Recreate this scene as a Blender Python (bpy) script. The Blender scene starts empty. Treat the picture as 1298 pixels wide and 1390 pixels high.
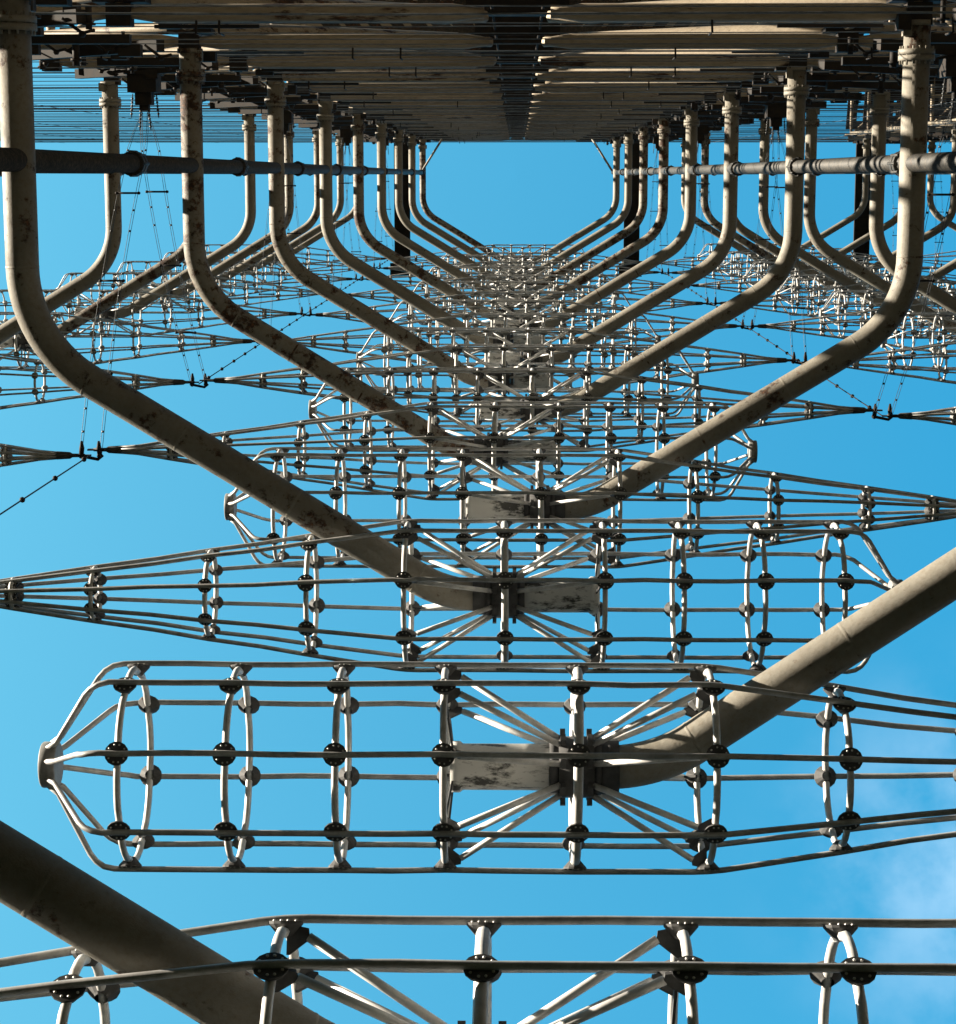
import bpy, math, random
from mathutils import Vector, Matrix
random.seed(7)
S = 5.5                    # metres between two storeys of the array
EYE = 1.7
F = 2800.0                 # focal length in pixels of the 1298 px wide frame
sc = bpy.context.scene
col = sc.collection

# ------------------------------------------------------------------ camera frame
zc = Vector((53, 457, -F)).normalized()
xc = (Vector((1, 0, 0)) - zc[0] * zc).normalized()
yc = zc.cross(xc)
def proj(X, Y, Z):
    p = X * xc + Y * yc + Z * zc
    return 649 + F * p[0] / -p[2], 695 - F * p[1] / -p[2]
def solveY(py, Z, X=0):
    a, b = -1.5, 3.0
    for _ in range(50):
        m = (a + b) / 2
        if proj(X, m, Z)[1] < py: a = m
        else: b = m
    return a
def solveX(px, Y, Z):
    a, b = -4.0, 6.0
    for _ in range(50):
        m = (a + b) / 2
        if proj(m, Y, Z)[0] < px: a = m
        else: b = m
    return a
def W(x, y, z): return Vector((x * S, y * S, EYE + z * S))

# ------------------------------------------------------------------ mesh builder
class MB:
    def __init__(s): s.v = []; s.f = []; s.sm = []
    def add(s, vs, fs, smooth=True):
        o = len(s.v); s.v += [tuple(v) for v in vs]
        for f in fs: s.f.append(tuple(i + o for i in f)); s.sm.append(smooth)
    def tube(s, pts, r, n=10, caps=True):
        pts = [Vector(p) for p in pts]
        rs = r if isinstance(r, (list, tuple)) else [r] * len(pts)
        vs = []; fs = []; u = None
        for i, p in enumerate(pts):
            if i == 0: t = pts[1] - p
            elif i == len(pts) - 1: t = p - pts[-2]
            else: t = (pts[i + 1] - p).normalized() + (p - pts[i - 1]).normalized()
            t.normalize()
            if u is None:
                a = Vector((0, 0, 1)) if abs(t.z) < .9 else Vector((1, 0, 0))
                u = t.cross(a).normalized()
            else: u = (u - t * u.dot(t)).normalized()
            w = t.cross(u)
            for j in range(n):
                an = 2 * math.pi * j / n
                vs.append(p + (u * math.cos(an) + w * math.sin(an)) * rs[i])
        for i in range(len(pts) - 1):
            for j in range(n):
                k = (j + 1) % n
                fs.append((i * n + j, i * n + k, (i + 1) * n + k, (i + 1) * n + j))
        s.add(vs, fs, True)
        if caps:
            o = len(s.v) - len(vs)
            s.f.append(tuple(o + j for j in reversed(range(n)))); s.sm.append(False)
            s.f.append(tuple(o + len(vs) - n + j for j in range(n))); s.sm.append(False)
    def box(s, c, d, M=None):
        c = Vector(c); vs = []
        for x in (-.5, .5):
            for y in (-.5, .5):
                for z in (-.5, .5):
                    v = Vector((x * d[0], y * d[1], z * d[2]))
                    if M: v = M @ v
                    vs.append(c + v)
        s.add(vs, [(0, 1, 3, 2), (4, 6, 7, 5), (0, 4, 5, 1), (2, 3, 7, 6), (0, 2, 6, 4), (1, 5, 7, 3)], False)
    def bar(s, a, b, w, h):
        a = Vector(a); b = Vector(b); d = b - a; L = d.length; d.normalize()
        up = Vector((0, 0, 1)) if abs(d.z) < .95 else Vector((0, 1, 0))
        q = d.cross(up).normalized(); r = q.cross(d)
        M = Matrix((d, q, r)).transposed()
        s.box((a + b) / 2, (L, w, h), M)
    def ball(s, c, r, n=8):
        c = Vector(c); vs = [c + Vector((0, 0, r))]; m = n // 2
        for i in range(1, m):
            th = math.pi * i / m
            for j in range(n):
                ph = 2 * math.pi * j / n
                vs.append(c + Vector((math.sin(th) * math.cos(ph), math.sin(th) * math.sin(ph), math.cos(th))) * r)
        vs.append(c - Vector((0, 0, r))); fs = []
        for j in range(n): fs.append((0, 1 + j, 1 + (j + 1) % n))
        for i in range(m - 2):
            for j in range(n):
                a = 1 + i * n; k = (j + 1) % n
                fs.append((a + j, a + n + j, a + n + k, a + k))
        a = 1 + (m - 2) * n
        for j in range(n): fs.append((a + j, len(vs) - 1, a + (j + 1) % n))
        s.add(vs, fs, True)
    def mesh(s, name, mat):
        me = bpy.data.meshes.new(name); me.from_pydata(s.v, [], s.f); me.update()
        me.polygons.foreach_set('use_smooth', s.sm)
        ms = mat if isinstance(mat, (list, tuple)) else [mat]
        for m in ms: me.materials.append(m)
        return me
def obj(name, me, parent=None, mat=None):
    if isinstance(me, MB): me = me.mesh(name, mat)
    o = bpy.data.objects.new(name, me); col.objects.link(o)
    if parent: o.parent = parent
    return o
def tag(o, label=None, cat=None, group=None, kind=None):
    if label: o['label'] = label
    if cat: o['category'] = cat
    if group: o['group'] = group
    if kind: o['kind'] = kind
    return o
def thing(name, loc, label, cat, group=None, rz=0):
    o = bpy.data.objects.new(name, None); col.objects.link(o)
    o.empty_display_size = .2
    o.location = loc; o.rotation_euler = (0, 0, rz)
    return tag(o, label, cat, group)
def lathe_x(mb, prof, n=16):          # profile of (x, r) turned round the x axis
    mb.tube([(x, 0, 0) for x, r in prof], [r for x, r in prof], n)

# ------------------------------------------------------------------ materials
def mat_base(name, rough=.6, metal=0.0):
    m = bpy.data.materials.new(name); m.use_nodes = True
    nt = m.node_tree; b = nt.nodes['Principled BSDF']
    b.inputs['Roughness'].default_value = rough; b.inputs['Metallic'].default_value = metal
    return m, nt, b
def N(nt, t, **k):
    n = nt.nodes.new(t)
    for a, v in k.items(): setattr(n, a, v)
    return n
def noise(nt, scale, detail=6, vec=None, rough=.6):
    n = N(nt, 'ShaderNodeTexNoise'); n.inputs['Scale'].default_value = scale
    n.inputs['Detail'].default_value = detail; n.inputs['Roughness'].default_value = rough
    if vec: nt.links.new(vec, n.inputs['Vector'])
    return n.outputs['Fac']
def ramp(nt, fac, stops):
    r = N(nt, 'ShaderNodeValToRGB'); e = r.color_ramp.elements
    while len(e) < len(stops): e.new(.5)
    for i, (p, c) in enumerate(stops):
        e[i].position = p; e[i].color = (*c, 1) if len(c) == 3 else c
    nt.links.new(fac, r.inputs[0]); return r.outputs[0]
def mix(nt, fac, a, b):
    m = N(nt, 'ShaderNodeMix', data_type='RGBA')
    if isinstance(fac, float): m.inputs[0].default_value = fac
    else: nt.links.new(fac, m.inputs[0])
    for s_, v in ((6, a), (7, b)):
        if isinstance(v, tuple): m.inputs[s_].default_value = (*v, 1)
        else: nt.links.new(v, m.inputs[s_])
    return m.outputs[2]
def worldpos(nt, rnd=True):
    g = N(nt, 'ShaderNodeNewGeometry'); v = g.outputs['Position']
    if rnd:
        oi = N(nt, 'ShaderNodeObjectInfo'); a = N(nt, 'ShaderNodeVectorMath', operation='MULTIPLY_ADD')
        nt.links.new(oi.outputs['Random'], a.inputs[0]); a.inputs[1].default_value = (61, 37, 53)
        nt.links.new(v, a.inputs[2]); return a.outputs[0], oi.outputs['Random']
    return v, None
def bump(nt, b, fac, strength=.3, dist=.02):
    n = N(nt, 'ShaderNodeBump'); n.inputs['Strength'].default_value = strength
    n.inputs['Distance'].default_value = dist
    nt.links.new(fac, n.inputs['Height']); nt.links.new(n.outputs[0], b.inputs['Normal'])

def pipe_paint(name, rust_lo, rust_hi, base=(.35, .325, .27), stretch=None):
    """old cream grey paint, stained, with flaking rust; how much rust differs from pipe to pipe"""
    m, nt, b = mat_base(name, .62)
    v, r = worldpos(nt)
    if stretch:
        mp = N(nt, 'ShaderNodeVectorMath', operation='MULTIPLY'); nt.links.new(v, mp.inputs[0]); mp.inputs[1].default_value = stretch; v = mp.outputs[0]
    big = noise(nt, .9, 5, v); mid = noise(nt, 4.2, 10, v, .72); fine = noise(nt, 22, 6, v, .7)
    c = mix(nt, ramp(nt, big, [(.35, (0, 0, 0)), (.65, (1, 1, 1))]), base, tuple(x * .72 for x in base))
    c = mix(nt, ramp(nt, fine, [(.45, (0, 0, 0)), (.8, (.7, .7, .7))]), c, (.20, .16, .11))
    # rust amount threshold from object random
    mr = N(nt, 'ShaderNodeMapRange'); nt.links.new(r, mr.inputs[0])
    mr.inputs[3].default_value = rust_lo; mr.inputs[4].default_value = rust_hi
    s1 = N(nt, 'ShaderNodeMath', operation='ADD'); s2 = N(nt, 'ShaderNodeMath', operation='MULTIPLY'); s2.inputs[1].default_value = .35
    nt.links.new(big, s2.inputs[0]); nt.links.new(mid, s1.inputs[0]); nt.links.new(s2.outputs[0], s1.inputs[1])
    s3 = N(nt, 'ShaderNodeMath', operation='SUBTRACT'); nt.links.new(s1.outputs[0], s3.inputs[0]); nt.links.new(mr.outputs[0], s3.inputs[1])
    s4 = N(nt, 'ShaderNodeMath', operation='MULTIPLY', use_clamp=True); nt.links.new(s3.outputs[0], s4.inputs[0]); s4.inputs[1].default_value = 14
    rustc = ramp(nt, fine, [(.35, (.028, .017, .012)), (.55, (.075, .036, .018)), (.74, (.34, .14, .05))])
    c = mix(nt, s4.outputs[0], c, rustc)
    nt.links.new(c, b.inputs['Base Color'])
    bump(nt, b, fine, .35, .012)
    return m
M_pipe = pipe_paint('weathered_pipe_paint', .70, .86)
M_rusty = pipe_paint('rusty_pipe_paint', .655, .70)
M_clean = pipe_paint('cleaner_pipe_paint', .73, .79)
M_tower = pipe_paint('tower_paint', .69, .86, (.52, .43, .31), (.25, 1, 1))
M_riser = pipe_paint('shade_darkened_riser_paint', .8, .9, (.035, .036, .034))  # base darkened in place of shade that the sun does not cast here
M_towerdark = pipe_paint('tower_dark_steel', .62, .7, (.045, .04, .035))

def metal(name, a, c2, rough=.45, met=.4, sc_=6):
    m, nt, b = mat_base(name, rough, met)
    v, r = worldpos(nt)
    n1 = noise(nt, sc_, 8, v, .7); n2 = noise(nt, sc_ * .25, 4, v)
    c = mix(nt, ramp(nt, n1, [(.42, (0, 0, 0)), (.68, (1, 1, 1))]), a, c2)
    c = mix(nt, ramp(nt, n2, [(.5, (0, 0, 0)), (.75, (.5, .5, .5))]), c, tuple(x * .45 for x in a))
    nt.links.new(c, b.inputs['Base Color']); bump(nt, b, n1, .2, .006)
    return m
M_alu = metal('dull_aluminium', (.64, .635, .62), (.38, .375, .365), .5, .25)
M_ring = metal('bright_aluminium', (.88, .87, .84), (.60, .59, .57), .5, .1)
M_plate = metal('dark_shaded_galvanised_plate', (.10, .10, .10), (.05, .05, .05), .75, .0)  # shaded tone of the near joint plates is put into this colour
M_platefar = metal('lit_galvanised_plate', (.36, .36, .35), (.22, .22, .21), .6, .1)  # paler copy of the plate, sunlit tone of far joints put into colour
M_bolt = metal('zinc_bolt', (.85, .84, .80), (.6, .58, .52), .4, .4)
M_dark = metal('black_steel', (.035, .034, .033), (.06, .045, .035), .6, .2)
M_dark.node_tree.nodes['Principled BSDF'].inputs['Specular IOR Level'].default_value = .1
M_dark.node_tree.nodes['Principled BSDF'].inputs['Metallic'].default_value = 0
M_wire = metal('grey_wire', (.07, .075, .08), (.14, .14, .14), .5, .3)
M_screen = metal('pale_wire', (.22, .25, .27), (.12, .13, .14), .5, .2)
def insul_mat():
    m, nt, b = mat_base('grimy_white_insulator', .5)
    tc = N(nt, 'ShaderNodeTexCoord'); oi = N(nt, 'ShaderNodeObjectInfo')
    a = N(nt, 'ShaderNodeVectorMath', operation='MULTIPLY_ADD'); nt.links.new(oi.outputs['Random'], a.inputs[0]); a.inputs[1].default_value = (17, 29, 11)
    nt.links.new(tc.outputs['Object'], a.inputs[2])
    st = N(nt, 'ShaderNodeVectorMath', operation='MULTIPLY'); nt.links.new(a.outputs[0], st.inputs[0]); st.inputs[1].default_value = (1, 2.6, 2.6)
    n1 = noise(nt, 3.0, 10, st.outputs[0], .72); n2 = noise(nt, 1.2, 3, st.outputs[0])
    g = N(nt, 'ShaderNodeMath', operation='ADD'); h = N(nt, 'ShaderNodeMath', operation='MULTIPLY'); h.inputs[1].default_value = .4
    nt.links.new(n2, h.inputs[0]); nt.links.new(n1, g.inputs[0]); nt.links.new(h.outputs[0], g.inputs[1])
    c = ramp(nt, g.outputs[0], [(.70, (.72, .71, .67)), (.745, (.48, .47, .44)), (.79, (.07, .07, .065))])
    nt.links.new(c, b.inputs['Base Color']); bump(nt, b, n1, .2, .01)
    return m
M_ins = insul_mat()

# ------------------------------------------------------------------ cage antenna parts (cage axis = local x, cone towards +x)
R = .14 * S
PH = math.radians(22.5)
RINGS = [-4.31, -3.30, -2.28, -1.27, 0, 1.27, 2.54, 3.87, 5.39, 6.47]
def cage_r(x):
    if x <= 1.27: return 1.0
    return max(.05, 1 - .154 * (x - 1.27))
def rod_mb(fine, seed):
    rnd = random.Random(seed)
    P = [(-5.14, .20), (-5.04, .28), (-4.70, .86), (-4.64, .93), (-4.56, .98), (-4.46, 1.0)]
    P += [(x + dx, 1 + rnd.uniform(-.006, .006)) for x in (-4.31, -3.30, -2.28, -1.27, 0) for dx in (0, .5)]
    P += [(1.12, 1.0), (1.27, .995), (1.42, .98), (2.54, cage_r(2.54)), (3.2, cage_r(3.2) - .012), (3.87, cage_r(3.87)), (4.6, cage_r(4.6) - .012),
          (5.39, cage_r(5.39)), (6.47, cage_r(6.47)), (7.15, .085), (7.6, .045)]
    mb = MB(); wob = [rnd.uniform(-.006, .006) * (1 if seed < 4 else 1.7) for _ in P]
    mb.tube([(x * R, wob[i] * R, r * R) for i, (x, r) in enumerate(P)], .029 * R, 8 if fine else 6)
    return mb
def rot_x(v, a):
    c, s_ = math.cos(a), math.sin(a)
    return Vector((v[0], v[1] * c - v[2] * s_, v[1] * s_ + v[2] * c))
def ring_mb(rad, thick, fine):
    mb = MB(); n = 8
    for i in range(n):
        a0 = PH + i * math.pi / 4
        pts = []
        for t, k in ((0.0, .93), (.12, .945), (.3, 1.0), (.5, 1.015), (.7, 1.0), (.88, .945), (1.0, .93)):
            a = math.pi / 4 * t
            rr = rad * k * (math.cos(math.pi / 8) / math.cos(a - math.pi / 8))
            pts.append(rot_x((0, 0, rr), a0 + a))
        mb.tube(pts, thick, 8 if fine else 6, False)
    return mb
def joint_mb(fine, sz=1.0):           # shallow dish bolted round one rod; faces +z, rod at z = 0
    mb = MB(); n = 14 if fine else 8; q = sz * R
    prof = [(.045, -.115), (.055, -.10), (.112, -.036), (.114, -.018), (.0, -.018)]
    vs = []; fs = []
    for r, z in prof:
        for j in range(n):
            a = 2 * math.pi * j / n; vs.append((r * q * math.cos(a), r * q * math.sin(a), z * q))
    for i in range(len(prof) - 1):
        for j in range(n):
            k = (j + 1) % n; fs.append((i * n + j, i * n + k, (i + 1) * n + k, (i + 1) * n + j))
    mb.add(vs, fs, False)
    return mb
def bolts_mb(sz=1.0):
    mb = MB(); q = sz * R
    for x, y in ((.07, .045), (.07, -.045), (-.07, .045), (-.07, -.045), (.022, .08), (-.022, .08), (.022, -.08), (-.022, -.08)):
        mb.ball((x * q, y * q, -.016 * q), .0115 * q, 6)
    return mb
def at(mb_src, M):
    out = MB(); out.v = [tuple(M @ Vector(v)) for v in mb_src.v]; out.f = list(mb_src.f); out.sm = list(mb_src.sm); return out
def join(dst, src):
    o = len(dst.v); dst.v += src.v; dst.f += [tuple(i + o for i in f) for f in src.f]; dst.sm += src.sm
def gussets_mb(rad, side):
    mb = MB(); q = R
    for i in range(8):
        a = PH + i * math.pi / 4
        tri = [(-.01, 0, rad - .03), (side * .15, 0, rad - .06), (side * .16, 0, rad - .13), (side * .03, 0, rad - .23), (-.01, 0, rad - .23)]
        vs = []
        for w in (-.012, .012):
            vs += [rot_x((p[0] * q, w * q, p[2] * q), a) for p in tri]
        mb.add(vs, [(0, 1, 2, 3, 4), (9, 8, 7, 6, 5)] + [(i_, i_ + 5, (i_ + 1) % 5 + 5, (i_ + 1) % 5) for i_ in range(5)], False)
    return mb

ME = {}
for fine in (True, False):
    ME['rod', fine] = [rod_mb(fine, s_).mesh('rod', M_alu) for s_ in (1, 2, 3, 4, 5)]
    for x in RINGS:
        th = (.046 if x == 0 else .034) * R
        rm = ring_mb(cage_r(x) * R, th, fine)
        mats = [M_ring]
        me = None
        nring = len(rm.f)
        if abs(abs(x) - 1.27) < .01:
            g = gussets_mb(1.0, 1 if x < 0 else -1); join(rm, g)
        nj = len(rm.f)
        if not fine:
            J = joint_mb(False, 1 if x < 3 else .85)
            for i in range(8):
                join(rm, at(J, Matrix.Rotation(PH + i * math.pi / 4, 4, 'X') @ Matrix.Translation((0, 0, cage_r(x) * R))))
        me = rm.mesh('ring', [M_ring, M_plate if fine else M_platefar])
        for p in me.polygons:
            if p.index >= nring: p.material_index = 1
        ME['ring', x, fine] = me
    # spoke
mb = MB()
SP = {}
for side in (-1, 1):
    mb = MB(); mb.tube([(side * .15 * R, 0, .27 * R), (side * 1.12 * R, 0, .885 * R)], .031 * R, 8)
    SP[side] = mb.mesh('strut', M_ring)
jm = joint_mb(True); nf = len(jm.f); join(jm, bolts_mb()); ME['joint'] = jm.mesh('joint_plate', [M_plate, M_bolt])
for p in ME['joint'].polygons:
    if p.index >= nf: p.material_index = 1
# hub: octagonal block with lugs
hb = MB(); hb.tube([(-.17 * R, 0, 0), (-.17 * R + .001, 0, 0), (.17 * R, 0, 0)], [.29 * R, .31 * R, .31 * R], 8)
hb.tube([(-.26 * R, 0, 0), (-.172 * R, 0, 0)], .25 * R, 16)
hb.tube([(.172 * R, 0, 0), (.24 * R, 0, 0)], .27 * R, 16)
for i in range(8):
    a = PH + i * math.pi / 4
    for sx in (-.13, .13):
        hb.box(rot_x((sx * R, 0, .335 * R), a), (.05 * R, .10 * R, .07 * R), Matrix.Rotation(a, 3, 'X'))
ME['hub'] = hb.mesh('hub', M_plate)
sp = MB()
for i in range(8):                     # radial posts of the middle ring
    a = PH + i * math.pi / 4
    if i % 2 == 0 or True: sp.tube([rot_x((0, 0, .30 * R), a), rot_x((0, 0, .90 * R), a)], .026 * R, 6)
ME['post'] = sp.mesh('centre_post', M_ring)
ins = MB(); lathe_x(ins, [(-.262 * R, .232 * R), (-.5 * R, .225 * R), (-1.1 * R, .225 * R), (-1.13 * R, .25 * R), (-1.22 * R, .25 * R)][::-1], 28)
ME['ins'] = ins.mesh('insulator', M_ins)
sw = MB()
for i in range(8):
    a = PH + i * math.pi / 4
    sw.bar(rot_x((-1.20 * R, 0, .24 * R), a), rot_x((-1.25 * R, 0, .76 * R), a), .02 * R, .05 * R) if i % 2 == 0 else None
ME['sw'] = sw.mesh('insulator_bracket', M_plate)
ec = MB(); ec.tube([(-5.21 * R, 0, 0), (-5.20 * R, 0, 0), (-5.06 * R, 0, 0), (-5.05 * R, 0, 0)], [.215 * R, .225 * R, .225 * R, .21 * R], 20)
ME['cap'] = ec.mesh('end_cap', M_platefar)
tp = MB(); lathe_x(tp, [(7.25 * R, .075 * R), (7.5 * R, .085 * R), (7.75 * R, .07 * R), (7.8 * R, .04 * R), (8.05 * R, .035 * R)], 10)
tp.box((8.1 * R, 0, 0), (.14 * R, .03 * R, .12 * R))
ME['tip'] = tp.mesh('cone_tip', M_plate)

GROUP_C = 'cage antennas hung in stacks before the wall'
def cage(loc, rz, label, fine, tilt=0):
    t = thing('cage_antenna', loc, label, 'antenna', GROUP_C, rz)
    t.rotation_euler[1] = tilt
    for i in range(8):
        o = obj('rod', ME['rod', fine][(i * 7 + int(loc[2] * 3)) % 5], t); o.rotation_euler = (PH + i * math.pi / 4, 0, 0)
    for x in RINGS:
        r = obj('ring', ME['ring', x, fine], t); r.location = (x * R, 0, 0)
        r.rotation_euler = (0, random.uniform(-.012, .012), random.uniform(-.012, .012))
        if fine:
            for i in range(8):
                a = PH + i * math.pi / 4
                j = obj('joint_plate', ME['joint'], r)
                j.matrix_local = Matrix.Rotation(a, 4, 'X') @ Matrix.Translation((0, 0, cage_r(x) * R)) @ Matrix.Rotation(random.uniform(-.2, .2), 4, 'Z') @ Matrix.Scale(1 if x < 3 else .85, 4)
    for i in range(8):
        for side in (-1, 1):
            o = obj('strut', SP[side], t); o.rotation_euler = (PH + i * math.pi / 4, 0, 0)
    obj('hub', ME['hub'], t); obj('centre_post', ME['post'], t)
    obj('insulator', ME['ins'], t); obj('insulator_bracket', ME['sw'], t)
    obj('end_cap', ME['cap'], t); obj('cone_tip', ME['tip'], t)
    return t

# ------------------------------------------------------------------ layout
COLX = 2.39                # distance between stacks
AX = .89                   # arm foot either side of a stack
LX = COLX / 2
CZ = 1.72
HUBS = {0: (654, 1468), 1: (782, 1041), 2: (685, 808), 3: (733, 689), 4: (672, 612), 5: (722, 556), 6: (684, 517)}
ORD = ['lowest', 'second', 'third', 'fourth', 'fifth', 'sixth', 'seventh', 'eighth', 'ninth', 'tenth', 'eleventh', 'twelfth', 'thirteenth',
       'fourteenth', 'fifteenth', 'sixteenth', 'seventeenth', 'eighteenth', 'topmost']
YREG = .775
cagepos = {}
def hubpos(ci, k):
    z = k + CZ
    cone = (1 if k % 2 else -1) * (1 if ci % 2 == 0 else -1)
    if ci == 0 and k in HUBS:
        y = solveY(HUBS[k][1], z); x = solveX(HUBS[k][0], y, z)
    else:
        y = YREG + random.uniform(-.008, .008); x = ci * COLX + cone * .052
    return x, y, z, cone
STACKS = {0: ('in the middle stack', range(0, 19)), -1: ('in the left stack', [4, 6, 8, 10, 12, 14, 16, 18]),
          1: ('in the right stack', range(5, 19)), 2: ('in the far right stack', [14, 15, 16, 17, 18])}
for ci, (nm, lv) in STACKS.items():
    lv = list(lv)
    for n, k in enumerate(lv):
        x, y, z, cone = hubpos(ci, k)
        cagepos[ci, k] = (x, y, z, cone)
        o_ = 'topmost' if k == 18 else ORD[n]
        lab = 'white %s cage antenna %s up %s, its cone pointing %s' % ('eight-rod', o_, nm, 'right' if cone > 0 else 'left') if o_ not in ('lowest', 'topmost') else \
              'white eight-rod cage antenna, %s %s, its cone pointing %s' % (o_, nm, 'right' if cone > 0 else 'left')
        cage(W(x, y, z), 0 if cone > 0 else math.pi, lab, ci == 0 and k <= 6, random.uniform(-.004, .004))

# ------------------------------------------------------------------ pipe arms
def fillet(P, rads, seg=10):
    out = [P[0]]
    for i in range(1, len(P) - 1):
        p = P[i]; a = (P[i - 1] - p).normalized(); b = (P[i + 1] - p).normalized()
        th = math.acos(max(-1, min(1, a.dot(b)))); r = rads[i - 1]
        T = r / math.tan(th / 2); bis = (a + b).normalized(); c = p + bis * (r / math.sin(th / 2))
        v0 = (p + a * T) - c; v1 = (p + b * T) - c; om = v0.angle(v1)
        for j in range(seg + 1):
            t = j / seg
            out.append(c + (v0 * math.sin((1 - t) * om) + v1 * math.sin(t * om)) / math.sin(om))
    out.append(P[-1]); return out
RP = .0297 * S
fl = MB(); fl.tube([(0, -.013 * S, 0), (0, -.0125 * S, 0), (0, -.001 * S, 0)], [RP * 1.28, RP * 1.36, RP * 1.36], 28)
fl.tube([(0, .001 * S, 0), (0, .0125 * S, 0), (0, .013 * S, 0)], [RP * 1.36, RP * 1.36, RP * 1.28], 28)
for j in range(16):
    a = 2 * math.pi * j / 16
    fl.tube([(RP * 1.22 * math.cos(a), -.019 * S, RP * 1.22 * math.sin(a)), (RP * 1.22 * math.cos(a), .020 * S, RP * 1.22 * math.sin(a))], RP * .075, 6)
ME['flange'] = {}
for m_ in (M_pipe, M_rusty, M_clean): ME['flange'][m_.name] = fl.mesh('flange', m_)
cpb = MB(); cpb.tube([(-.012 * S, 0, 0), (-.0118 * S, 0, 0), (.012 * S, 0, 0)], [RP * 1.1, RP * 1.22, RP * 1.22], 20)
ME['coupling'] = cpb.mesh('coupling', M_plate)
def arm(ci, k, side, mat, label):
    x, y, z, cone = cagepos[(ci, k)] if (ci, k) in cagepos else hubpos(ci, k)
    ax = ci * COLX + side * AX
    base = Vector((ax, -.340, z))
    c2 = Vector((x + side * .108, y, z)); end = Vector((x + side * .034, y, z))
    c1 = Vector((ax, y - (.64 if k == 0 else .68 if k == 1 else .61) * abs(ax - c2.x), z))
    P = [Vector((p - base) * S) for p in (base, c1, c2, end)]
    pts = fillet(P, [.24 * S, .215 * S], 14)
    # add stations on the long straights so that slight waviness shows
    t = thing('pipe_arm', W(*base), label, 'pipe arm', 'bent pipe arms carrying the cage antennas')
    mb = MB(); mb.tube(pts, RP, 28); obj('pipe', mb, t, mat)
    f = obj('flange', ME['flange'][mat.name], t); f.location = (0, (.075) * S, 0)
    c = obj('coupling', ME['coupling'], t); c.location = P[-1] - Vector((side * -.012 * S, 0, 0))
    # short ladder-step lugs and a clamp on the arm foot
    wb = MB()
    for i_ in (1, 15, 16, len(pts) - 2):
        d_ = (pts[min(i_ + 1, len(pts) - 1)] - pts[i_ - 1]).normalized(); c_ = pts[i_]
        wb.tube([c_ - d_ * .012, c_ - d_ * .006, c_ + d_ * .006, c_ + d_ * .012], [RP * 1.002, RP * 1.014, RP * 1.014, RP * 1.002], 28, False)
    for q_ in (.28, .62):
        d_ = (pts[16] - pts[15]).normalized(); c_ = pts[15].lerp(pts[16], q_)
        wb.tube([c_ - d_ * .014, c_ - d_ * .006, c_ + d_ * .006, c_ + d_ * .014], [RP * 1.002, RP * 1.010, RP * 1.010, RP * 1.002], 28, False)
    obj('weld_seam', wb, t, mat)
    cl = MB(); cl.tube([(0, .0, 0), (0, .012 * S, 0)], RP * 1.18, 20)
    cl.box((side * -.9 * RP, .02 * S, -RP * .6), (.02 * S, .03 * S, .02 * S))
    obj('clamp', cl, t, mat)
    return t
for ci, (nm, lv) in STACKS.items():
    for k in range(0, 19):
        if ci == -1 and (k % 2 or k < 4): continue
        if ci == 1 and k < 3: continue
        if ci == 2 and k < 10: continue
        _, _, _, cone = hubpos(ci, k)
        side = cone
        mat = M_pipe
        if ci == 0 and k in (4, 6, 10, 18, 11, 13): mat = M_rusty
        elif ci == 0 and k in (0, 1, 2, 3, 5): mat = M_clean
        elif random.random() < .1: mat = M_rusty
        st = {0: 'middle', -1: 'left', 1: 'right', 2: 'far right'}[ci]
        kind_ = {M_pipe.name: 'weathered cream', M_rusty.name: 'rust-stained', M_clean.name: 'thick cream'}[mat.name]
        if ci == 0: n = k // 2
        elif ci == -1: n = (k - 4) // 2
        elif ci == 1: n = (k - 3) // 2 if k % 2 else (k - 4) // 2
        else: n = (k - 10) // 2
        arm(ci, k, side, mat, '%s pipe arm, %s side of %s stack, %s up' % (kind_, 'left' if side < 0 else 'right', st, ORD[n]))

# ------------------------------------------------------------------ riser pipes that tie the arms together, storey above storey
def riser(x, k0, k1, label):
    t = thing('riser_pipe', W(x, -.027, k0 + CZ), label, 'pipe', 'upright riser pipes tying the arms')
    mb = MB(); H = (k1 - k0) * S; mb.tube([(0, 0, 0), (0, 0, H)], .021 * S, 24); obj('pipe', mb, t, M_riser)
    cm = MB(); cm.tube([(0, 0, -.03 * S), (0, 0, -.004 * S)], .0285 * S, 18); cm.tube([(0, 0, .004 * S), (0, 0, .03 * S)], .0285 * S, 18)
    for j in range(8):
        a = math.pi * j / 4; c, s_ = math.cos(a) * .0265 * S, math.sin(a) * .0265 * S
        cm.tube([(c, s_, -.045 * S), (c, s_, .045 * S)], .004 * S, 6)
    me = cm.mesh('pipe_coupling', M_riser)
    z = 1.3
    while z < k1 - k0:
        o = obj('pipe_coupling', me, t); o.location = (0, 0, z * S); z += 1.82
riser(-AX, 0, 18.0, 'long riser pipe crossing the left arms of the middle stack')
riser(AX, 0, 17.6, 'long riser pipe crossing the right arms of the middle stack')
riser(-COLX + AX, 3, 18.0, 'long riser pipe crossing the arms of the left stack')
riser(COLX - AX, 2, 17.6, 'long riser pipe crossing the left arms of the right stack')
riser(COLX + AX, 3, 18.0, 'long riser pipe crossing the right arms of the right stack')

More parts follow.
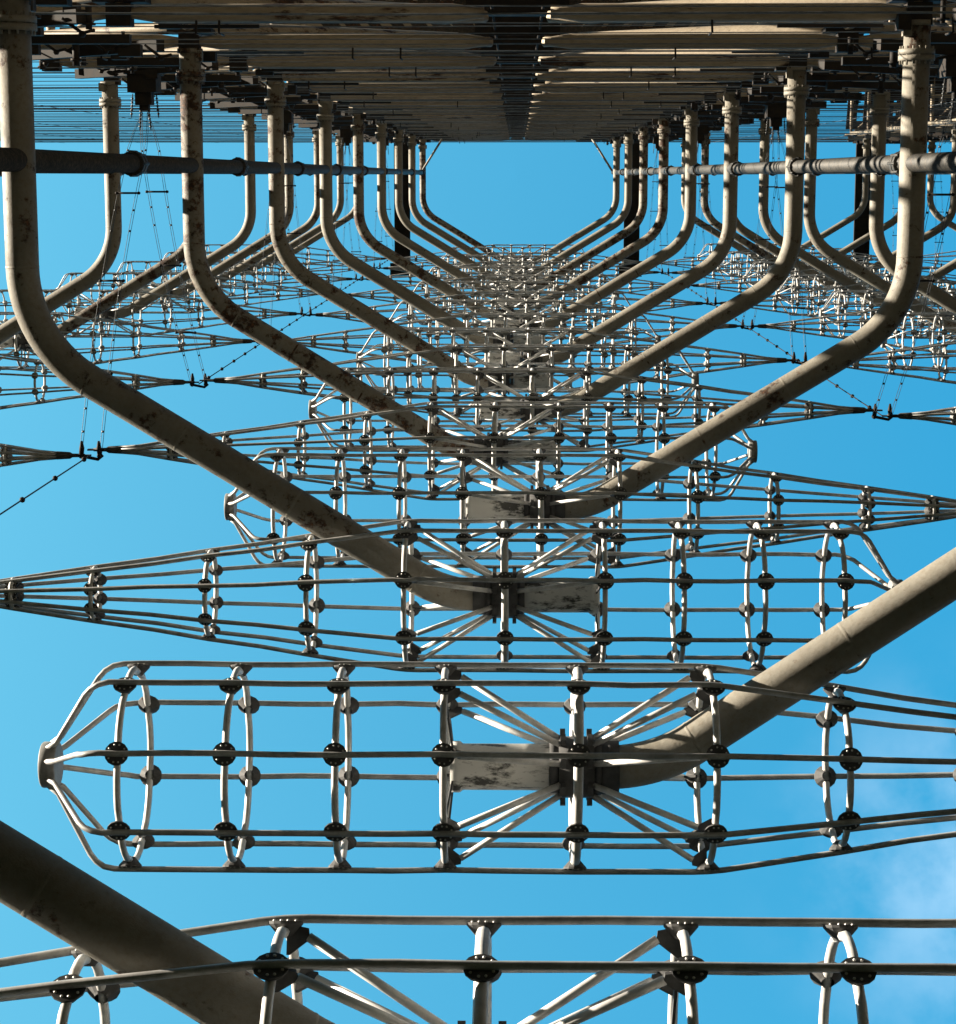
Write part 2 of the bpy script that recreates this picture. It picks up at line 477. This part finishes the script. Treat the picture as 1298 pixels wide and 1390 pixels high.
# ------------------------------------------------------------------ lattice towers (the wall)
YF = -.358
def spindle(mb, a, b, r, taper=.07, n=14, r0=.62):
    a = Vector(a) ; b = Vector(b); d = (b - a); L = d.length; u = d / L
    tp_ = min(taper, L * .3)
    mb.tube([W(*a), W(*(a + u * .02)), W(*(a + u * tp_)), W(*(b - u * tp_)), W(*(b - u * .02)), W(*b)],
            [r * r0 * S, r * r0 * S, r * S, r * S, r * r0 * S, r * r0 * S], n)
NODES = [-1.49, -AX, -.062, .062, AX, 1.49]
def relmesh(mb, root):
    o = root.location; mb.v = [(v[0] - o[0], v[1] - o[1], v[2] - o[2]) for v in mb.v]; return mb
def tower(label):
    t = thing('lattice_tower', (0, -.9 * S, 0), label, 'tower')
    KR = list(range(1, 20))
    braces = MB(); mids = MB(); slats = MB(); cabs = MB(); shaft_ = MB()
    for k in KR:
        z = k + CZ
        for a, b in ((0, 1), (1, 2), (3, 4), (4, 5)):
            mb = MB(); r = .0205
            spindle(mb, (NODES[a] + .012, YF, z), (NODES[b] - .012, YF, z), r)
            obj('horizontal_pipe', relmesh(mb, t), t, M_tower)
        # second and third frames behind
        for y, r in ((-.62, .016), (-.95, .018), (-1.30, .018), (-1.65, .018)):
            spindle(mids, (-1.49, y, z + .02), (0, y, z + .02), r, .12, 8)
            spindle(mids, (0, y, z + .02), (1.49, y, z + .02), r, .12, 8)
        for x in (-1.49, -AX, AX, 1.49):
            spindle(mids, (x, YF - .02, z), (x, -1.65, z), .016, .1, 8)
        # front face K braces, outer foot low, inner head high
        for s_ in (-1, 1):
            mb = MB(); spindle(mb, (s_ * (AX - .01), YF - .036, z + .05), (s_ * .08, YF - .036, z + .60), .0235, .12)
            obj('diagonal_brace', relmesh(mb, t), t, M_tower)
            mb = MB(); spindle(mb, (s_ * 1.47, YF - .045, z + .5), (s_ * (AX + .02), YF - .045, z + .04), .015, .12); obj('diagonal_brace', relmesh(mb, t), t, M_tower)
            # plan bracing
            spindle(mids, (s_ * 1.49, YF - .03, z + .05), (s_ * .1, -1.65, z + .05), .014, .1, 8)
            spindle(mids, (s_ * .1, YF - .28, z + .055), (s_ * 1.49, -1.65, z + .055), .014, .1, 8)
            for i in range(7):
                x0 = s_ * (.12 + i * .075)
                slats.bar(W(x0, YF - .075, z + .06), W(x0 + s_ * .20, YF - .30, z + .06), .028 * S, .006 * S)
            slats.bar(W(s_ * .09, YF - .10, z + .045), W(s_ * 1.47, YF - .10, z + .045), .022 * S, .012 * S)
            if s_ < 0: slats.bar(W(s_ * .09, YF - .31, z + .045), W(s_ * 1.47, YF - .31, z + .045), .022 * S, .012 * S)
            if k % 4 == 0: slats.box(W(s_ * .8, YF - .205, z + .075), (1.36 * S, .09 * S, .006 * S))
            # node blocks and bolted boxes near the arm feet
            for x in (AX, 1.49):
                cabs.box(W(s_ * x, YF + .004, z), (.055 * S, .05 * S, .05 * S))
                cabs.box(W(s_ * x, YF - .03, z + .03), (.12 * S, .012 * S, .09 * S))
            rr = random.Random(k * 3 + s_)
            for q in range(14):
                xx = s_ * (AX - .04 + q * .047 + rr.uniform(-.03, .03)); zz = z + rr.uniform(-.3, .35); yy = YF + rr.uniform(.0, .04)
                if q % 3 == 0: cabs.box(W(xx, yy, zz), (rr.uniform(.02, .06) * S, rr.uniform(.012, .04) * S, rr.uniform(.02, .05) * S))
                elif q % 3 == 1:
                    h_ = rr.uniform(.02, .05); cabs.tube([W(xx, yy - .03, zz), W(xx, yy + h_ * .6, zz)], rr.uniform(.004, .011) * S, 8)
                    cabs.tube([W(xx, yy + h_ * .2, zz), W(xx, yy + h_ * .35, zz)], .015 * S, 8)
                else:
                    cabs.tube([W(xx - .04, yy - .01, zz), W(xx, yy + .02, zz + .02), W(xx + .03, yy + .015, zz)], .004 * S, 6)
                    cabs.ball(W(xx, yy + .022, zz + .02), .009 * S, 6)
            cabs.bar(W(s_ * (AX + .05), YF + .02, z - .18), W(s_ * 1.44, YF + .03, z + .16), .03 * S, .03 * S)
            cabs.bar(W(s_ * (AX + .04), YF + .035, z + .34), W(s_ * (AX + .32), YF + .035, z + .34), .022 * S, .03 * S)
            cabs.bar(W(s_ * (AX - .30), YF + .022, z + .10), W(s_ * (AX - .06), YF + .022, z + .10), .008 * S, .012 * S)
            for q in range(3):
                xx = s_ * rr.uniform(.25, 1.35)
                cabs.tube([W(xx, YF + .018, z - .02), W(xx, YF + .045, z - .03), W(xx, YF + .045, z + .05)], .0028 * S, 5)
        # shaft landing
        shaft_.box(W(0, YF - .10, z - .02), (.23 * S, .17 * S, .012 * S))
        shaft_.box(W(0, YF + .0, z), (.13 * S, .012 * S, .055 * S)); shaft_.box(W(0, YF - .05, z + .4), (.13 * S, .05 * S, .012 * S))
        shaft_.bar(W(-.05, YF + .0, z + .35), W(.05, YF + .0, z + .35), .006 * S, .01 * S)
    H0, H1 = -.2, 19 + CZ
    shaft_.box(W(0, YF - .22, (H0 + H1) / 2), (.24 * S, .01 * S, (H1 - H0 - .6) * S))  # dark back sheet added to keep the shaft black
    for s_ in (-1, 1):
        for yy in (-.03, -.20): shaft_.tube([W(s_ * .06, YF + yy, H0), W(s_ * .06, YF + yy, H1)], .004 * S, 8)
        for x in (AX, 1.49):
            for y in (-.405, -.95, -1.65):
                m2 = MB(); m2.tube([W(s_ * x, y, H0), W(s_ * x, y, H1)], .019 * S, 12); obj('upright', relmesh(m2, t), t, M_tower)
    tag(obj('inner_lattice', relmesh(mids, t), t, M_tower), kind='stuff')
    tag(obj('walkway_grating', relmesh(slats, t), t, M_towerdark), kind='stuff')
    tag(obj('bolted_fittings', relmesh(cabs, t), t, M_dark), kind='stuff')
    obj('ladder_shaft', relmesh(shaft_, t), t, M_dark)
    return t
T0 = tower('tall pipe lattice tower with a dark ladder shaft, overhead in the middle')
T1 = T0.copy(); col.objects.link(T1); T1.location = T0.location + Vector((2 * COLX * S, 0, 0))
T1['label'] = 'dark lattice tower beyond the first one, at the right edge'
T0['group'] = T1['group'] = 'lattice towers of the wall'
rear = MB(); rq = random.Random(9)
for k in range(3, 20):
    for y in (-.50, -.76, -1.12, -1.47, -1.85, -2.05, -2.25):
        spindle(rear, (2 * COLX - 1.49, y, k + CZ + rq.uniform(-.2, .3)), (2 * COLX + 1.49, y, k + CZ + rq.uniform(-.2, .3)), .030, .1, 8)
    for q in range(6):
        x = 2 * COLX - 1.48 + q * .16
        rear.bar(W(x, -.45, k + CZ + .1), W(x + .1, -2.2, k + CZ + .1), .10 * S, .01 * S)
tag(obj('rear_lattice', relmesh(rear, T1), T1, M_dark), kind='stuff')
for ch in list(T0.children):
    c = ch.copy(); col.objects.link(c); c.parent = T1

# ------------------------------------------------------------------ reflector screen of level wires
sr = thing('reflector_screen', (0, YF * S, 0), 'screen of thin level wires stretched between the lattice towers', 'wire screen')
YW = -.337
mb = MB(); rr = random.Random(3)
nwire = 0
for i in range(94):
    z = 1.9 + i * .2125 + rr.uniform(-.09, .09)
    r = .0013 if i % 6 else .0024
    if rr.random() < .1: r = .0030
    x0, x1 = (-5.2, 6.6)
    sag = rr.uniform(.0, .075)
    pts = []
    for j in range(13):
        x = x0 + (x1 - x0) * j / 12
        pts.append(W(x, YW + rr.uniform(-.002, .002), z - sag * math.sin(math.pi * ((x / 2.39) % 1))))
    mb = MB(); mb.tube(pts, r * S, 4, False); obj('level_wire', relmesh(mb, sr), sr, M_screen)
for x in (-4.7, -3.9, -3.1, -2.3, 2.0, 2.8):
    m2 = MB(); m2.tube([W(x, YW + .004, 1.9), W(x, YW + .004, 21.7)], .0012 * S, 5); obj('spacer_wire', relmesh(m2, sr), sr, M_wire)

# ------------------------------------------------------------------ links, ropes, feeders between neighbouring cone tips
GL = 'insulator links between cone tips'
ly = YREG
def link(x, k, nm):
    z = k + CZ
    t = thing('insulator_link', W(x, ly, z), 'small dark insulator link joining two cone tips, %s' % nm, 'insulator', GL)
    mb = MB(); mb.tube([(-.034 * S, 0, 0), (-.02 * S, 0.004 * S, 0), (.02 * S, .012 * S, 0), (.034 * S, 0, 0)], .005 * S, 8)
    obj('link_bar', mb, t, M_dark)
    for s_ in (-1, 1):
        m2 = MB(); m2.ball((s_ * .026 * S, .002 * S, 0), .009 * S, 8)
        m2.tube([(s_ * .026 * S, 0, 0), (s_ * .024 * S, -.02 * S, 0), (s_ * .024 * S, -.04 * S, 0)], [.007 * S, .0075 * S, .003 * S], 6)
        obj('insulator', m2, t, M_dark)
def rope(x, k0, k1, label):
    t = thing('beaded_rope', W(x, ly, k0 + CZ), label, 'rope', 'upright beaded ropes')
    L = (k1 - k0) * S
    mb = MB(); mb.tube([(0, 0, 0), (0, 0, L)], .0022 * S, 6); obj('rope', mb, t, M_dark)
    m2 = MB(); z = .25 * S
    while z < L:
        m2.ball((0, 0, z), .0075 * S, 8); z += .36 * S
    obj('beads', m2, t, M_dark)
def feeder(x, kl, kb, label):
    t = thing('feeder_line', W(x, ly, kl + CZ), label, 'feed wire', 'two-wire feeders running back to the wall')
    A = Vector((0, 0, 0)); B = Vector((0, (-.20 - ly) * S, (kb - kl) * S))
    for s_ in (-1, 1):
        for e in (-1, 1):
            off = Vector((s_ * .028 * S + e * .0035 * S, 0, 0)); mb = MB(); pts = []
            for j in range(17):
                q = j / 16; p = A.lerp(B, q) + off * (1 if q < .9 else 1 - (q - .9) * 7)
                p.y += 0; p.z -= .10 * S * math.sin(math.pi * q); pts.append(p)
            mb.tube(pts, .0008 * S, 4, False)
            if e == 1:
                for j in (1, 2, 4, 5, 7, 8, 10, 11, 13, 14): mb.ball(pts[j] - Vector((.0035 * S, 0, 0)), .0042 * S, 6)
            obj('wire', mb, t, M_wire)
    for j, q in enumerate((.22, .48, .74)):
        p = A.lerp(B, q); p.z -= .10 * S * math.sin(math.pi * q); mb = MB()
        mb.tube([p + Vector((-.034 * S, 0, 0)), p + Vector((.034 * S, 0, 0))], .0032 * S, 6)
        mb.ball(p + Vector((-.034 * S, 0, 0)), .006 * S, 6); mb.ball(p + Vector((.034 * S, 0, 0)), .006 * S, 6)
        obj('spreader_bar', mb, t, M_dark)
def junction(x, k, label):
    t = thing('junction_box', W(x, YF, k + CZ), label, 'junction box', 'feeder junction boxes on the wall')
    mb = MB(); mb.box((0, .065 * S, 0), (.092 * S, .062 * S, .10 * S)); mb.box((0, .034 * S, 0), (.11 * S, .012 * S, .12 * S)); obj('box', mb, t, M_dark)
    mb = MB(); mb.box((0, .115 * S, 0), (.052 * S, .04 * S, .06 * S)); mb.box((0, .14 * S, 0), (.03 * S, .025 * S, .03 * S)); obj('neck', mb, t, M_dark)
    for s_ in (-1, 1):
        for q in (.012, .038):
            mb = MB(); a = Vector((s_ * q * S, .10 * S if q > .02 else .14 * S, 0)); b = a + Vector((s_ * .006 * S, .075 * S, 0))
            mb.tube([a, b], .002 * S, 5)
            for i in range(5): mb.ball(a.lerp(b, .2 + i * .16), .0048 * S, 6)
            obj('insulator_string', mb, t, M_wire)
LN = {}
ordn = lambda n: ORD[n]
nl = 0
for x, ks, side in ((-LX, [4, 6, 8, 10, 12, 14, 16, 18], 'left of the middle stack'), (LX, [5, 7, 9, 11, 13, 15, 17], 'right of the middle stack'), (3 * LX, [14, 16, 18], 'right of the right stack')):
    for n, k in enumerate(ks):
        link(x, k, '%s up, %s' % (ordn(n), side))
        if x == 3 * LX: kb = k + .3
        elif x < 0: kb = {4: 5, 6: 5, 8: 9, 10: 9, 12: 13, 14: 13, 16: 17, 18: 17}[k]
        else: kb = {5: 4, 7: 8, 9: 8, 11: 12, 13: 12, 15: 16, 17: 16}[k]
        feeder(x, k, kb, 'thin beaded two-wire feeder from the %s link %s' % (ordn(n), side))
for n, k in enumerate((5, 9, 13, 17)): junction(-LX, k, 'black junction box on the wall, left side, %s up' % ORD[n])
for n, k in enumerate((4, 8, 12, 16)): junction(LX, k, 'black junction box on the wall, right side, %s up' % ORD[n])
rope(-LX, 1.5, 4, 'beaded rope hanging below the lowest link on the left')
rope(-LX, 6, 18, 'beaded rope running up through the upper links on the left')
rope(LX, 5, 17, 'beaded rope running up through the links on the right')

# ------------------------------------------------------------------ gantry beams and stays at the top
for n, (x, lb) in enumerate(((-LX, 'left of the middle stack'), (LX, 'right of the middle stack'), (3 * LX, 'right of the right stack'))):
    z = 21.75
    t = thing('gantry_beam', W(x, -.5, z), 'black cantilever beam at the very top, %s' % lb, 'beam', 'cantilever beams on the top')
    mb = MB(); mb.box((0, .70 * S, 0), (.14 * S, 1.40 * S, .10 * S)); mb.box((-.07 * S, .70 * S, -.05 * S), (.025 * S, 1.41 * S, .03 * S)); mb.box((.07 * S, .70 * S, -.05 * S), (.025 * S, 1.41 * S, .03 * S))
    for i in range(14): mb.box((0, (.05 + i * .1) * S, -.055 * S), (.12 * S, .012 * S, .02 * S))
    obj('girder', mb, t, M_dark)
    mb = MB(); mb.box((-.01 * S, 1.47 * S, -.04 * S), (.24 * S, .13 * S, .02 * S))
    for i in range(5): mb.bar((-.13 * S, (1.42 + i * .03) * S, -.08 * S), (.11 * S, (1.42 + i * .03) * S, -.08 * S), .008 * S, .008 * S)
    obj('end_platform', mb, t, M_dark)
for s_, lb in ((-1, 'left'), (1, 'right')):
    t = MB(); a = W(s_ * .70, YF + .02, 19.6); b = W(s_ * .905, -.02, 19.6); t.tube([Vector((0, 0, 0)), b - a], .010 * S, 10)
    o = obj('stay_pipe', t, None, M_pipe); o.location = a
    tag(o, 'thin slanting stay pipe under the tower top, on the %s' % lb, 'stay', 'slanting stays at the tower top')

# ------------------------------------------------------------------ ground
g = MB(); n = 24; E_ = 600
vs = []; fs = []
rg = random.Random(5)
for i in range(n + 1):
    for j in range(n + 1): vs.append((-E_ + 2 * E_ * i / n, -E_ + 2 * E_ * j / n, rg.uniform(-.15, .0)))
for i in range(n):
    for j in range(n):
        a = i * (n + 1) + j; fs.append((a, a + n + 1, a + n + 2, a + 1))
g.add(vs, fs, True)
m, nt, b = mat_base('shade_darkened_grass_ground', 1.0)
b.inputs['Specular IOR Level'].default_value = 0
v, _ = worldpos(nt, False)
nt.links.new(ramp(nt, noise(nt, .4, 10, v, .7), [(.3, (.008, .011, .006)), (.55, (.012, .013, .008)), (.75, (.02, .019, .013))]), b.inputs['Base Color'])  # colours darkened as if in forest shade, cutting bounce onto undersides
tag(obj('ground', g, None, m), 'dry grass clearing under the array', None, None, 'structure')

# ------------------------------------------------------------------ sun and sky
EL = math.radians(16)
sd = Vector((-math.cos(EL) * .983, -math.cos(EL) * .185, math.sin(EL))).normalized()
L = bpy.data.lights.new('sun', 'SUN'); L.energy = 5; L.angle = math.radians(.5); L.color = (1, .89, .73)
lo = bpy.data.objects.new('sun', L); col.objects.link(lo)
lo.rotation_euler = (-sd).to_track_quat('-Z', 'Y').to_euler()
w = bpy.data.worlds.new('World'); sc.world = w; w.use_nodes = True
nt = w.node_tree; bg = nt.nodes['Background']
sky = N(nt, 'ShaderNodeTexSky', sky_type='NISHITA'); sky.sun_disc = False
sky.sun_elevation = EL; sky.sun_rotation = math.atan2(sd.x, sd.y)
sky.air_density = 1.0; sky.dust_density = .3; sky.ozone_density = 1.5
tint = N(nt, 'ShaderNodeMix', data_type='RGBA', blend_type='MULTIPLY'); tsep = N(nt, 'ShaderNodeSeparateXYZ'); tgen = N(nt, 'ShaderNodeTexCoord'); nt.links.new(tgen.outputs['Generated'], tsep.inputs[0])
tmr = N(nt, 'ShaderNodeMapRange', interpolation_type='SMOOTHSTEP'); nt.links.new(tsep.outputs[2], tmr.inputs[0]); tmr.inputs[1].default_value = .35; tmr.inputs[2].default_value = .93
nt.links.new(tmr.outputs[0], tint.inputs[0])
nt.links.new(sky.outputs[0], tint.inputs[6])
tg2 = N(nt, 'ShaderNodeTexCoord'); ts2 = N(nt, 'ShaderNodeSeparateXYZ'); nt.links.new(tg2.outputs['Generated'], ts2.inputs[0])
tx = N(nt, 'ShaderNodeMapRange'); nt.links.new(ts2.outputs[0], tx.inputs[0]); tx.inputs[1].default_value = -.25; tx.inputs[2].default_value = .25
nt.links.new(mix(nt, tx.outputs[0], (.95, 2.25, 1.90), (.32, 1.95, 2.05)), tint.inputs[7])
# thin cloud low in one quarter of the sky
def pixdir(px, py):
    c = Vector((px - 649, 695 - py, -F))
    return Vector((c.dot(xc), c.dot(yc), c.dot(zc))).normalized()
tcn = N(nt, 'ShaderNodeTexCoord')
cd = pixdir(1330, 1180)
dp = N(nt, 'ShaderNodeVectorMath', operation='DISTANCE'); nt.links.new(tcn.outputs['Generated'], dp.inputs[0]); dp.inputs[1].default_value = cd
mr = N(nt, 'ShaderNodeMapRange', interpolation_type='SMOOTHSTEP'); nt.links.new(dp.outputs['Value'], mr.inputs[0])
mr.inputs[1].default_value = .125; mr.inputs[2].default_value = .0; mr.inputs[3].default_value = 0; mr.inputs[4].default_value = 1
cn = noise(nt, 20, 5, tcn.outputs['Generated'], .55)
cr = N(nt, 'ShaderNodeMapRange', interpolation_type='SMOOTHSTEP'); nt.links.new(cn, cr.inputs[0]); cr.inputs[1].default_value = .32; cr.inputs[2].default_value = .7
mu = N(nt, 'ShaderNodeMath', operation='MULTIPLY'); nt.links.new(mr.outputs[0], mu.inputs[0]); nt.links.new(cr.outputs[0], mu.inputs[1])
mu2 = N(nt, 'ShaderNodeMath', operation='MULTIPLY'); nt.links.new(mu.outputs[0], mu2.inputs[0]); mu2.inputs[1].default_value = .29
hz = N(nt, 'ShaderNodeMapRange', interpolation_type='SMOOTHSTEP'); nt.links.new(tsep.outputs[2], hz.inputs[0])  # sky dimmed low down, out of view, to cut fill on undersides
hz.inputs[1].default_value = .35; hz.inputs[2].default_value = .93; hz.inputs[3].default_value = .03; hz.inputs[4].default_value = 1
vm = N(nt, 'ShaderNodeVectorMath', operation='SCALE'); nt.links.new(tint.outputs[2], vm.inputs[0]); nt.links.new(hz.outputs[0], vm.inputs['Scale'])
cm = mix(nt, mu2.outputs[0], vm.outputs[0], (4.2, 5.2, 6.0))
nt.links.new(cm, bg.inputs[0]); bg.inputs[1].default_value = .09

# ------------------------------------------------------------------ camera
cam = bpy.data.cameras.new('camera'); co = bpy.data.objects.new('camera', cam); col.objects.link(co)
cam.sensor_width = 36; cam.sensor_fit = 'HORIZONTAL'; cam.lens = F / 1298 * 36; cam.clip_end = 3000; cam.clip_start = .05
# camera axes in world coordinates are the rows of [xc yc zc]
right = Vector((xc[0], yc[0], zc[0])); up = Vector((xc[1], yc[1], zc[1])); back = Vector((xc[2], yc[2], zc[2]))
Mx = Matrix((right, up, back)).transposed().to_4x4(); Mx.translation = (0, 0, EYE); co.matrix_world = Mx
sc.camera = co
sc.render.engine = 'CYCLES'
sc.cycles.max_bounces = 6; sc.cycles.diffuse_bounces = 2
sc.view_settings.view_transform = 'Standard'; sc.view_settings.look = 'None'
sc.view_settings.exposure = 1.5; sc.view_settings.gamma = 1
sc.render.resolution_x = 956; sc.render.resolution_y = 1024
